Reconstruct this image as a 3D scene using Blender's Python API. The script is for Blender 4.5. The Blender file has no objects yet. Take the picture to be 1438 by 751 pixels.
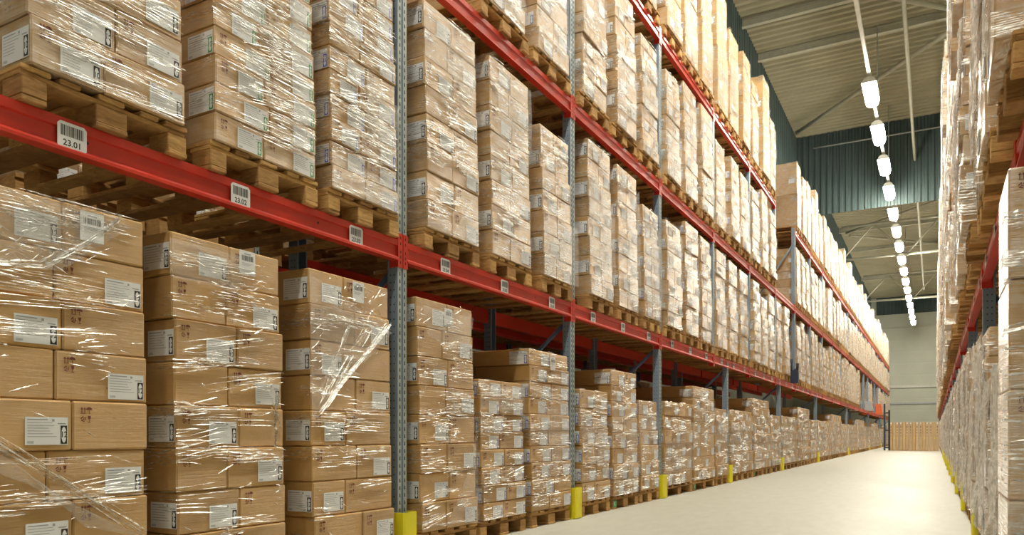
import bpy, math, random
from mathutils import Vector, Matrix

R = random.Random(7)
sc = bpy.context.scene
COL = sc.collection
PI = math.pi

# ------------------------------------------------------------------ layout
CAM_Z = 0.83
XL = -3.17            # front plane of the racking on the far side of the aisle
XR = 0.33             # front plane of the racking beside the camera
BAY0, PITCH, NBAY = 1.4, 2.8, 24
B1, B2, B3 = 2.08, 4.11, 6.10          # beam centres
BH = 0.14
YEND = BAY0 + PITCH * NBAY             # 68.6
YWALL = 72.0
ZCEIL = 12.45
PAL_H = 0.144
# feet of the ground level: the first four are on the bay pitch, further ones stand wider
LOWY = [1.4, 4.2, 7.0, 9.8, 13.58, 18.83, 25.2, 34.7, 46.6, 57.0, 68.6]
UPY = [BAY0 + PITCH * i for i in range(NBAY + 1)]

# ------------------------------------------------------------------ materials
def new_mat(name):
    m = bpy.data.materials.new(name); m.use_nodes = True
    nt = m.node_tree; nt.nodes.clear()
    out = nt.nodes.new('ShaderNodeOutputMaterial')
    return m, nt, out

def N(nt, t, **kw):
    n = nt.nodes.new(t)
    for k, v in kw.items():
        setattr(n, k, v)
    return n

def setin(n, **kw):
    for k, v in kw.items():
        n.inputs[k.replace('_', ' ')].default_value = v

def mixcol(nt, fac, a, b, blend='MIX'):
    n = N(nt, 'ShaderNodeMix', data_type='RGBA', blend_type=blend)
    for sock, v in ((n.inputs[0], fac), (n.inputs[6], a), (n.inputs[7], b)):
        if hasattr(v, 'links'):
            nt.links.new(v, sock)
        else:
            sock.default_value = v if not isinstance(v, tuple) else (*v, 1.0)[:4]
    return n.outputs[2]

def math_n(nt, op, a, b=0.5, c=None):
    n = N(nt, 'ShaderNodeMath', operation=op)
    for i, v in enumerate((a, b, c)):
        if v is None: continue
        if hasattr(v, 'links'): nt.links.new(v, n.inputs[i])
        else: n.inputs[i].default_value = v
    return n.outputs[0]

def ramp(nt, fac, stops):
    n = N(nt, 'ShaderNodeValToRGB')
    cr = n.color_ramp
    while len(cr.elements) < len(stops): cr.elements.new(0.5)
    for e, (p, c) in zip(cr.elements, stops):
        e.position = p; e.color = (*c, 1) if len(c) == 3 else c
    nt.links.new(fac, n.inputs[0])
    return n.outputs[0]

def coords(nt, scale=(1, 1, 1), rnd=True, rot=(0, 0, 0), space='Object'):
    tc = N(nt, 'ShaderNodeTexCoord')
    mp = N(nt, 'ShaderNodeMapping')
    mp.inputs['Scale'].default_value = scale
    mp.inputs['Rotation'].default_value = rot
    nt.links.new(tc.outputs[space], mp.inputs[0])
    if rnd:
        oi = N(nt, 'ShaderNodeObjectInfo')
        mul = math_n(nt, 'MULTIPLY', oi.outputs['Random'], 37.0)
        cb = N(nt, 'ShaderNodeCombineXYZ')
        for i in range(3): nt.links.new(mul, cb.inputs[i])
        nt.links.new(cb.outputs[0], mp.inputs['Location'])
    return mp.outputs[0]

def noise(nt, vec, scale=5.0, detail=3.0, rough=0.5, dist=0.0):
    n = N(nt, 'ShaderNodeTexNoise')
    setin(n, Scale=scale, Detail=detail, Roughness=rough, Distortion=dist)
    nt.links.new(vec, n.inputs['Vector'])
    return n.outputs['Fac']

def bump(nt, h, strength, dist):
    n = N(nt, 'ShaderNodeBump')
    setin(n, Strength=strength, Distance=dist)
    nt.links.new(h, n.inputs['Height'])
    return n.outputs[0]

def principled(nt, out, color=None, rough=0.5, metal=0.0, normal=None, spec=0.5):
    p = N(nt, 'ShaderNodeBsdfPrincipled')
    if color is not None:
        if hasattr(color, 'links'): nt.links.new(color, p.inputs['Base Color'])
        else: p.inputs['Base Color'].default_value = (*color, 1)
    if hasattr(rough, 'links'): nt.links.new(rough, p.inputs['Roughness'])
    else: p.inputs['Roughness'].default_value = rough
    p.inputs['Metallic'].default_value = metal
    p.inputs['Specular IOR Level'].default_value = spec
    if normal is not None: nt.links.new(normal, p.inputs['Normal'])
    if out is not None: nt.links.new(p.outputs[0], out.inputs[0])
    return p

def simple(name, color, rough=0.5, metal=0.0, var=0.08, nscale=8.0, bmp=0.0, spec=0.5):
    m, nt, out = new_mat(name)
    v = coords(nt)
    nz = noise(nt, v, nscale, 4)
    a = tuple(c * (1 - var) for c in color); b = tuple(min(1, c * (1 + var)) for c in color)
    c = ramp(nt, nz, [(0.3, a), (0.7, b)])
    nrm = bump(nt, nz, bmp, 0.002) if bmp else None
    principled(nt, out, c, rough, metal, nrm, spec)
    return m

def film_coat(nt, p, strength, scale, slant):
    """tight clear stretch film over a surface: sharp, mostly horizontal creases in the coat."""
    a = noise(nt, coords(nt, (1.2, 1.2, 46), rot=(slant, 0, 0)), scale, 5, 0.62, 0.6)
    b = noise(nt, coords(nt, (2.5, 2.5, 22), rot=(-slant * 1.7, 0, 0)), scale * 1.3, 3, 0.6, 0.9)
    c = noise(nt, coords(nt, (5, 5, 7)), scale, 2, 0.5, 0.3)
    h = math_n(nt, 'ADD', a, math_n(nt, 'MULTIPLY_ADD', b, 0.6, math_n(nt, 'MULTIPLY', c, 0.5)))
    nrm = bump(nt, h, strength, 0.035)
    nt.links.new(nrm, p.inputs['Coat Normal'])
    p.inputs['Coat Roughness'].default_value = 0.28
    p.inputs['Coat IOR'].default_value = 1.9
    return a, b, c

def carton_mat(name, c0, c1, strength=1.0, wt=.42, rough=.28, ior=1.9):
    m, nt, out = new_mat(name)
    oi = N(nt, 'ShaderNodeObjectInfo')
    base = mixcol(nt, oi.outputs['Random'], c0, c1)
    blot = noise(nt, coords(nt, (1, 1, 1)), 3.5, 4, 0.6)
    base = mixcol(nt, 1.0, base, ramp(nt, blot, [(0.3, (0.87, 0.86, 0.84)), (0.7, (1.06, 1.05, 1.03))]), 'MULTIPLY')
    p = principled(nt, out, None, 0.62)
    p.inputs['Coat Weight'].default_value = wt
    a, b, c = film_coat(nt, p, strength, 2.2, 0.11)
    p.inputs['Coat Roughness'].default_value = rough; p.inputs['Coat IOR'].default_value = ior
    # milky layers of film, with white glare streaks painted into the colour
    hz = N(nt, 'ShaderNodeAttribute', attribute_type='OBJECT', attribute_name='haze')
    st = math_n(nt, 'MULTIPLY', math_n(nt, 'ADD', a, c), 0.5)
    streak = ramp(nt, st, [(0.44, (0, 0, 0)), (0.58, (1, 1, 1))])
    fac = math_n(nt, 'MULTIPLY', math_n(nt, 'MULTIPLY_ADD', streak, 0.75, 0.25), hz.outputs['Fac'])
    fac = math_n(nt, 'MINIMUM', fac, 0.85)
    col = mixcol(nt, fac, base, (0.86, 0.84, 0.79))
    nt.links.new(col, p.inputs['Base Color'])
    fine = noise(nt, coords(nt, (1, 1, 1)), 60, 3)
    nt.links.new(bump(nt, fine, 0.12, 0.002), p.inputs['Normal'])
    return m

M = {}
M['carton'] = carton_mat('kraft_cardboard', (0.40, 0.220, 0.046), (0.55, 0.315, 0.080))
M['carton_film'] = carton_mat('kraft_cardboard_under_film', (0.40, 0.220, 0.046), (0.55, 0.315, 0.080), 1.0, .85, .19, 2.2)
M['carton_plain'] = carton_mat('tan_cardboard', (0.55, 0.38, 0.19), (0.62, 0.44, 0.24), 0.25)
M['print'] = simple('handling_print', (0.16, 0.035, 0.02), 0.7)
M['tape'] = simple('carton_seam', (0.10, 0.055, 0.02), 0.8)
def wood_mat(name, c0, c1, c2):
    m, nt, out = new_mat(name)
    oi = N(nt, 'ShaderNodeObjectInfo')
    col = ramp(nt, oi.outputs['Random'], [(0.0, c0), (0.5, c1), (1.0, c2)])
    g = noise(nt, coords(nt, (6, 6, 30)), 2.0, 6, 0.6, 1.2)
    col = mixcol(nt, 1.0, col, ramp(nt, g, [(0.3, (0.62, 0.58, 0.52)), (0.65, (1.1, 1.08, 1.05))]), 'MULTIPLY')
    principled(nt, out, col, 0.8, 0, bump(nt, g, 0.35, 0.004), 0.25)
    return m
M['wood'] = wood_mat('pallet_wood', (0.36, 0.20, 0.075), (0.52, 0.31, 0.12), (0.66, 0.42, 0.16))
M['red'] = simple('red_beam_paint', (0.56, 0.032, 0.014), 0.34, 0, 0.12, 3)
M['post'] = simple('blue_grey_steel', (0.235, 0.315, 0.42), 0.42, 0.15, 0.12, 4)
M['galv'] = simple('galvanised_steel', (0.40, 0.45, 0.43), 0.42, 0.25, 0.15, 10)
M['blue'] = simple('blue_brace_paint', (0.10, 0.16, 0.30), 0.45)
M['hole'] = simple('slot_shadow', (0.012, 0.014, 0.018), 0.9)
M['yellow'] = simple('yellow_guard_paint', (0.80, 0.72, 0.02), 0.45, 0, 0.06, 5)
M['white'] = simple('label_paper', (0.80, 0.82, 0.84), 0.55, 0, 0.02)
M['grey_ink'] = simple('grey_print', (0.36, 0.38, 0.42), 0.7)
M['ink'] = simple('black_print', (0.02, 0.02, 0.025), 0.6)
M['green_ink'] = simple('green_print', (0.05, 0.33, 0.10), 0.6)
M['blue_ink'] = simple('blue_print', (0.06, 0.10, 0.50), 0.6)
M['steel_white'] = simple('white_lacquered_steel', (0.62, 0.62, 0.56), 0.4)
M['pipe'] = simple('pale_steel', (0.50, 0.49, 0.40), 0.5, 0.1)
M['ceil'] = simple('corrugated_roof_sheet', (0.40, 0.375, 0.26), 0.55, 0.0, 0.10, 1.2)
M['dgreen'] = simple('dark_green_sheet', (0.055, 0.085, 0.085), 0.55, 0.0, 0.12, 1.0)
M['orange'] = simple('orange_paint', (0.75, 0.16, 0.05), 0.35)
M['mgrey'] = simple('machine_grey', (0.42, 0.45, 0.47), 0.4)
M['navy'] = simple('dark_navy_steel', (0.02, 0.035, 0.075), 0.4)
M['black'] = simple('black_steel', (0.015, 0.015, 0.018), 0.5)

def mat_floor():
    m, nt, out = new_mat('sealed_concrete')
    v = coords(nt, (1, 0.35, 1), rnd=False)
    a = noise(nt, v, 0.7, 5, 0.6)
    b = noise(nt, v, 9, 5, 0.6)
    c = ramp(nt, a, [(0.3, (0.46, 0.45, 0.38)), (0.7, (0.525, 0.515, 0.45))])
    c = mixcol(nt, 0.25, c, ramp(nt, b, [(0.35, (0.39, 0.38, 0.32)), (0.6, (0.54, 0.53, 0.47))]))
    r = ramp(nt, a, [(0.3, (0.42,) * 3), (0.7, (0.55,) * 3)])
    principled(nt, out, c, r, 0, bump(nt, b, 0.05, 0.002), 0.4)
    return m
M['floor'] = mat_floor()
def mat_wall():
    m, nt, out = new_mat('pale_wall_panels')
    v = coords(nt, (1, 1, 1), rnd=False)
    w = N(nt, 'ShaderNodeTexWave', wave_type='BANDS', bands_direction='Z')
    setin(w, Scale=0.32, Distortion=0.0)
    nt.links.new(v, w.inputs[0])
    c = ramp(nt, noise(nt, v, 0.6, 3), [(0.3, (0.50, 0.52, 0.44)), (0.7, (0.57, 0.59, 0.50))])
    principled(nt, out, c, 0.6, 0, bump(nt, ramp(nt, w.outputs['Fac'], [(0.0, (0, 0, 0)), (0.06, (1, 1, 1))]), 0.5, 0.01))
    return m
M['wall'] = mat_wall()
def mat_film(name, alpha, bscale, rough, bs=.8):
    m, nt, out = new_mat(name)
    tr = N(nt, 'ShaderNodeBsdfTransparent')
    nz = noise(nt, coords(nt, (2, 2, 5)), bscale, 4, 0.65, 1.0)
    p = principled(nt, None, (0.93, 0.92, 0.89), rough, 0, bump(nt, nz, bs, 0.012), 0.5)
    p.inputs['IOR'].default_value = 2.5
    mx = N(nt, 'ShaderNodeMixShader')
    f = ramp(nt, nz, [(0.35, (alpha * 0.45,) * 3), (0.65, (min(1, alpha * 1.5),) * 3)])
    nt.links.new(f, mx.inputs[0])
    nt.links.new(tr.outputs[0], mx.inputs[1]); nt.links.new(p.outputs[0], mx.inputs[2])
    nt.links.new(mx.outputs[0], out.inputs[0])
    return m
def mat_crease():
    m, nt, out = new_mat('stretch_film_crease')
    tr = N(nt, 'ShaderNodeBsdfTransparent')
    gl = N(nt, 'ShaderNodeBsdfGlossy'); gl.inputs['Color'].default_value = (.95, .95, .92, 1); gl.inputs['Roughness'].default_value = .36
    nz = noise(nt, coords(nt, (2, 2, 5)), 9, 3, .6, 1.0)
    mx = N(nt, 'ShaderNodeMixShader')
    nt.links.new(ramp(nt, nz, [(.38, (.12,) * 3), (.62, (.62,) * 3)]), mx.inputs[0])
    nt.links.new(tr.outputs[0], mx.inputs[1]); nt.links.new(gl.outputs[0], mx.inputs[2])
    nt.links.new(mx.outputs[0], out.inputs[0])
    return m
M['strand'] = mat_crease()
M['sheet'] = mat_film('stretch_film_sheet', 0.17, 16, .26)
M['milky'] = mat_film('milky_film_sheet', 0.60, 3, .30, .25)  # loose milky film; its whiteness also paints in the film glare
def mat_lamp():
    m, nt, out = new_mat('lamp_diffuser')
    e = N(nt, 'ShaderNodeEmission')
    e.inputs[0].default_value = (1.0, 0.95, 0.80, 1); e.inputs[1].default_value = LAMP
    nt.links.new(e.outputs[0], out.inputs[0])
    return m
LAMP = 265.0
M['lamp'] = mat_lamp()

# ------------------------------------------------------------------ mesh helpers
class MB:
    def __init__(s): s.v = []; s.f = []; s.m = []; s.mats = []; s.sm = []
    def mi(s, mat):
        if mat not in s.mats: s.mats.append(mat)
        return s.mats.index(mat)
    def face(s, pts, mat, smooth=False):
        b = len(s.v); s.v.extend(tuple(p) for p in pts)
        s.f.append(tuple(range(b, b + len(pts)))); s.m.append(s.mi(mat)); s.sm.append(smooth)
    def box(s, c, d, mat, ch=0.0, M4=None):
        """box of centre c and size d, edges chamfered by ch"""
        x, y, z = (q / 2 for q in d); k = s.mi(mat)
        b = len(s.v); T = (lambda p: tuple(M4 @ Vector(p))) if M4 is not None else (lambda p: p)
        if ch <= 0:
            for sx in (-1, 1):
                for sy in (-1, 1):
                    for sz in (-1, 1):
                        s.v.append(T((c[0] + sx * x, c[1] + sy * y, c[2] + sz * z)))
            F = [(0, 1, 3, 2), (4, 6, 7, 5), (0, 4, 5, 1), (2, 3, 7, 6), (0, 2, 6, 4), (1, 5, 7, 3)]
        else:
            idx = {}
            for sx in (-1, 1):
                for sy in (-1, 1):
                    for sz in (-1, 1):
                        for ax, p in enumerate(((x, y - ch, z - ch), (x - ch, y, z - ch), (x - ch, y - ch, z))):
                            idx[(sx, sy, sz, ax)] = len(s.v) - b
                            s.v.append(T((c[0] + sx * p[0], c[1] + sy * p[1], c[2] + sz * p[2])))
            F = []
            g = lambda sx, sy, sz, a: idx[(sx, sy, sz, a)]
            for q in (-1, 1):
                o = 1 if q > 0 else -1
                F.append([g(q, -1, -1, 0), g(q, 1, -1, 0), g(q, 1, 1, 0), g(q, -1, 1, 0)][::o])
                F.append([g(1, q, -1, 1), g(-1, q, -1, 1), g(-1, q, 1, 1), g(1, q, 1, 1)][::o])
                F.append([g(-1, -1, q, 2), g(1, -1, q, 2), g(1, 1, q, 2), g(-1, 1, q, 2)][::o])
            for a in (-1, 1):
                for e in (-1, 1):
                    o = 1 if a * e > 0 else -1
                    F.append([g(a, e, -1, 0), g(a, e, -1, 1), g(a, e, 1, 1), g(a, e, 1, 0)][::o])
                    F.append([g(-1, a, e, 1), g(-1, a, e, 2), g(1, a, e, 2), g(1, a, e, 1)][::o])
                    F.append([g(a, -1, e, 0), g(a, 1, e, 0), g(a, 1, e, 2), g(a, -1, e, 2)][::o])
            for sx in (-1, 1):
                for sy in (-1, 1):
                    for sz in (-1, 1):
                        o = 1 if sx * sy * sz > 0 else -1
                        F.append([g(sx, sy, sz, 0), g(sx, sy, sz, 1), g(sx, sy, sz, 2)][::o])
        for f in F:
            s.f.append(tuple(b + i for i in f)); s.m.append(k); s.sm.append(False)
    def prism(s, prof, y0, y1, mat, axis='y'):
        """closed profile (list of (a, b)) swept from y0 to y1 along axis"""
        b = len(s.v); n = len(prof); k = s.mi(mat)
        P = {'y': lambda a, c, t: (a, t, c), 'x': lambda a, c, t: (t, a, c), 'z': lambda a, c, t: (a, c, t)}[axis]
        for t in (y0, y1):
            for a, c in prof: s.v.append(P(a, c, t))
        for i in range(n):
            j = (i + 1) % n
            s.f.append((b + i, b + j, b + n + j, b + n + i)); s.m.append(k); s.sm.append(False)
        s.f.append(tuple(b + i for i in range(n))[::-1]); s.f.append(tuple(b + n + i for i in range(n)))
        s.m += [k, k]; s.sm += [False, False]
    def tube(s, pts, r, mat, n=8, caps=True):
        b = len(s.v); k = s.mi(mat); pts = [Vector(p) for p in pts]
        for i, p in enumerate(pts):
            t = (pts[min(i + 1, len(pts) - 1)] - pts[max(i - 1, 0)]).normalized()
            u = t.cross(Vector((0, 0, 1)))
            if u.length < 1e-3: u = Vector((1, 0, 0))
            u.normalize(); w = t.cross(u)
            for q in range(n):
                a = 2 * PI * q / n
                s.v.append(tuple(p + u * (r * math.cos(a)) + w * (r * math.sin(a))))
        for i in range(len(pts) - 1):
            for q in range(n):
                s.f.append((b + i * n + q, b + i * n + (q + 1) % n, b + (i + 1) * n + (q + 1) % n, b + (i + 1) * n + q))
                s.m.append(k); s.sm.append(True)
        if caps:
            e = b + (len(pts) - 1) * n
            s.f.append(tuple(range(b, b + n))[::-1]); s.f.append(tuple(range(e, e + n))); s.m += [k, k]; s.sm += [False] * 2
    def add_mesh(s, vs, fs, mat, T):
        b = len(s.v); k = s.mi(mat)
        s.v.extend(tuple(T @ Vector(v)) for v in vs)
        for f in fs:
            s.f.append(tuple(b + i for i in f)); s.m.append(k); s.sm.append(False)
    def mesh(s, name):
        me = bpy.data.meshes.new(name)
        me.from_pydata(s.v, [], s.f)
        for m in s.mats: me.materials.append(M[m])
        me.polygons.foreach_set('material_index', s.m)
        me.polygons.foreach_set('use_smooth', s.sm)
        me.validate(); me.update()
        return me

def obj(name, me, parent=None, loc=(0, 0, 0), rz=0.0, **props):
    o = bpy.data.objects.new(name, me); COL.objects.link(o)
    o.location = loc; o.rotation_euler = (0, 0, rz)
    if parent is not None: o.parent = parent
    for k, v in props.items(): o[k] = v
    return o

def thing(name, label, cat, loc=(0, 0, 0), rz=0.0, group=None, me=None):
    o = obj(name, me, None, loc, rz)
    o['label'] = label; o['category'] = cat
    if group: o['group'] = group
    return o

def struct(name, me, loc=(0, 0, 0)):
    o = obj(name, me, None, loc); o['kind'] = 'structure'; return o

def dup(o, parent=None):
    c = o.copy(); COL.objects.link(c)
    if parent is not None: c.parent = parent
    for ch in list(o.children): dup(ch, c)
    return c

_txt = {}
def text_geo(body):
    if body not in _txt:
        cu = bpy.data.curves.new('lettering', 'FONT'); cu.body = body; cu.align_x = 'CENTER'; cu.align_y = 'CENTER'
        cu.resolution_u = 3; cu.offset = .018
        to = bpy.data.objects.new('lettering', cu); COL.objects.link(to)
        dg = bpy.context.evaluated_depsgraph_get()
        ev = to.evaluated_get(dg); me = ev.to_mesh()
        _txt[body] = ([tuple(v.co) for v in me.vertices], [tuple(p.vertices) for p in me.polygons])
        ev.to_mesh_clear()
        bpy.data.objects.remove(to); bpy.data.curves.remove(cu)
    return _txt[body]

def put_text(mb, body, cx, cz, h, y, mat, sx=1.0):
    """flat lettering in the XZ plane that faces -Y"""
    vs, fs = text_geo(body)
    T = Matrix.Translation((cx, y, cz)) @ Matrix.Rotation(PI / 2, 4, 'X') @ Matrix.Diagonal((h * sx, h, h, 1))
    mb.add_mesh(vs, fs, mat, T)

def rect(mb, x0, x1, z0, z1, y, mat):
    mb.face([(x0, y, z0), (x1, y, z0), (x1, y, z1), (x0, y, z1)], mat)

def ell(mb, cx, cz, rx, rz, y, mat, n=20):
    mb.face([(cx + rx * math.cos(2 * PI * i / n), y, cz + rz * math.sin(2 * PI * i / n)) for i in range(n)], mat)

ORD = ['zeroth', 'first', 'second', 'third', 'fourth', 'fifth', 'sixth', 'seventh', 'eighth', 'ninth', 'tenth', 'eleventh', 'twelfth',
       'thirteenth', 'fourteenth', 'fifteenth', 'sixteenth', 'seventeenth', 'eighteenth', 'nineteenth']
TENS = {2: ('twenty', 'twentieth'), 3: ('thirty', 'thirtieth'), 4: ('forty', 'fortieth'), 5: ('fifty', 'fiftieth')}
def ordw(n):
    if n < 20: return ORD[n]
    t, u = divmod(n, 10)
    return TENS[t][1] if u == 0 else TENS[t][0] + '-' + ORD[u]

# ------------------------------------------------------------------ printed labels (face -Y, right is +X; origin at centre)
def shipping_label(panel, num, w=0.17, h=0.112):
    mb = MB(); r = random.Random(num)
    mb.box((0, 0.0006, 0), (w, 0.0012, h), 'white')
    y = -0.0004
    rect(mb, w * .325, w * .485, -h * .47, h * .20, y, panel)
    ell(mb, w * .405, -h * .135, w * .062, h * .29, y - .0004, 'white')
    put_text(mb, num, w * .405, -h * .135, h * .30, y - .0008, panel, 0.85)
    for i in range(6):
        z = h * (.30 - .10 * i); ln = r.uniform(.40, .70) * w
        rect(mb, -w * .45, -w * .45 + ln, z - h * .009, z + h * .009, y, 'grey_ink')
    rect(mb, -w * .45, w * .02, h * .385, h * .425, y, 'grey_ink')
    rect(mb, w * .12, w * .18, h * .34, h * .43, y, 'grey_ink')
    rect(mb, w * .26, w * .45, h * .25, h * .29, y, 'grey_ink')
    for i in range(11):
        x = -w * .45 + i * w * .014
        rect(mb, x, x + w * .008, -h * .45, -h * .36, y, 'grey_ink')
    return mb.mesh('shipping_label')
LAB = {'black': shipping_label('ink', '12'), 'ten': shipping_label('ink', '10'), 'green': shipping_label('green_ink', '12'), 'blue': shipping_label('blue_ink', '11')}

def barcode_tag():
    mb = MB(); w, h = 0.105, 0.125
    mb.box((0, 0.0006, 0), (w, 0.0012, h), 'white'); y = -.0004
    r = random.Random(3); x = -w * .36
    while x < w * .34:
        b = r.choice((.0015, .002, .0035)); rect(mb, x, x + b, h * .08, h * .30, y, 'ink'); x += b + r.choice((.0015, .002, .003))
    rect(mb, -w * .2, w * .2, h * .34, h * .39, y, 'grey_ink')
    for i in range(3):
        z = h * (-.02 - .05 * i); rect(mb, -w * .36, w * (.34 - .12 * i), z - .001, z + .001, y, 'grey_ink')
    return mb.mesh('barcode_tag')
TAG = barcode_tag()

def location_label(code):
    mb = MB(); w, h = 0.125, 0.112
    c = .012
    mb.prism([(-w / 2 + c, -h / 2), (w / 2 - c, -h / 2), (w / 2, -h / 2 + c), (w / 2, h / 2 - c), (w / 2 - c, h / 2), (-w / 2 + c, h / 2), (-w / 2, h / 2 - c), (-w / 2, -h / 2 + c)], 0, .0014, 'white')
    y = -.0005; r = random.Random(code); x = -w * .40
    while x < w * .38:
        b = r.choice((.0018, .003, .0045)); rect(mb, x, min(x + b, w * .40), -h * .02, h * .38, y, 'ink'); x += b + r.choice((.0018, .003))
    put_text(mb, code, 0, -h * .27, .036, y, 'ink')
    return mb.mesh('location_label')

# ------------------------------------------------------------------ cartons
def marks(mb, x, yl, zt, s=1.0):
    """dark red handling pictograms printed on the face that looks along +X (reads from -Y to +Y)"""
    def poly(pts): mb.face([(x, yl + a * s, zt + b * s) for a, b in pts], 'print')
    def bar(a0, b0, a1, b1, t):
        d = Vector((a1 - a0, b1 - b0)); n = Vector((-d.y, d.x)).normalized() * t / 2
        poly([(a0 - n.x, b0 - n.y), (a1 - n.x, b1 - n.y), (a1 + n.x, b1 + n.y), (a0 + n.x, b0 + n.y)])
    for k in (0.0, 0.016):                                   # this-way-up arrows
        bar(.006 + k, -.036, .006 + k, -.014, .004); poly([(-.002 + k, -.016), (.014 + k, -.016), (.006 + k, -.004)])
    bar(0, -.038, .028, -.038, .003)
    poly([(.046 + .017 * math.cos(a * PI / 8), -.018 + .014 * math.sin(a * PI / 8)) for a in range(9)])   # umbrella
    bar(.046, -.02, .046, -.037, .003); bar(.046, -.037, .052, -.037, .003)
    poly([(.038, -.05), (.056, -.05), (.053, -.066), (.047, -.07), (.041, -.066)])       # glass
    bar(.047, -.07, .047, -.082, .003); bar(.039, -.083, .055, -.083, .003)
    for q in range(3):                                        # three chasing bars
        a = PI / 2 + q * 2 * PI / 3
        bar(.014 + .014 * math.cos(a), -.067 + .014 * math.sin(a), .014 + .014 * math.cos(a + 1.5), -.067 + .014 * math.sin(a + 1.5), .005)
        bar(.014, -.067, .014 + .008 * math.cos(a), -.067 + .008 * math.sin(a), .003)

_cm = {}
def carton_mesh(dx, dy, dz, mk=1, mat='carton', big=False):
    dx, dy, dz = round(dx, 2), round(dy, 2), round(dz, 4)
    key = (dx, dy, dz, mk, mat)
    if key not in _cm:
        mb = MB()
        mb.box((-dx / 2, 0, dz / 2), (dx - .003, dy - .004, dz - .002), mat, 0.007)
        if mk:
            s = min(1.0, dz / .16 * .95)
            marks(mb, .0002, -dy / 2 + .035, dz - .022, s * .8)
            if mk > 1: mb.face([(.0002, .01, dz * .28), (.0002, .09, dz * .28), (.0002, .09, dz * .30), (.0002, .01, dz * .30)], 'print')
        _cm[key] = mb.mesh('carton')
    return _cm[key]

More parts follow.
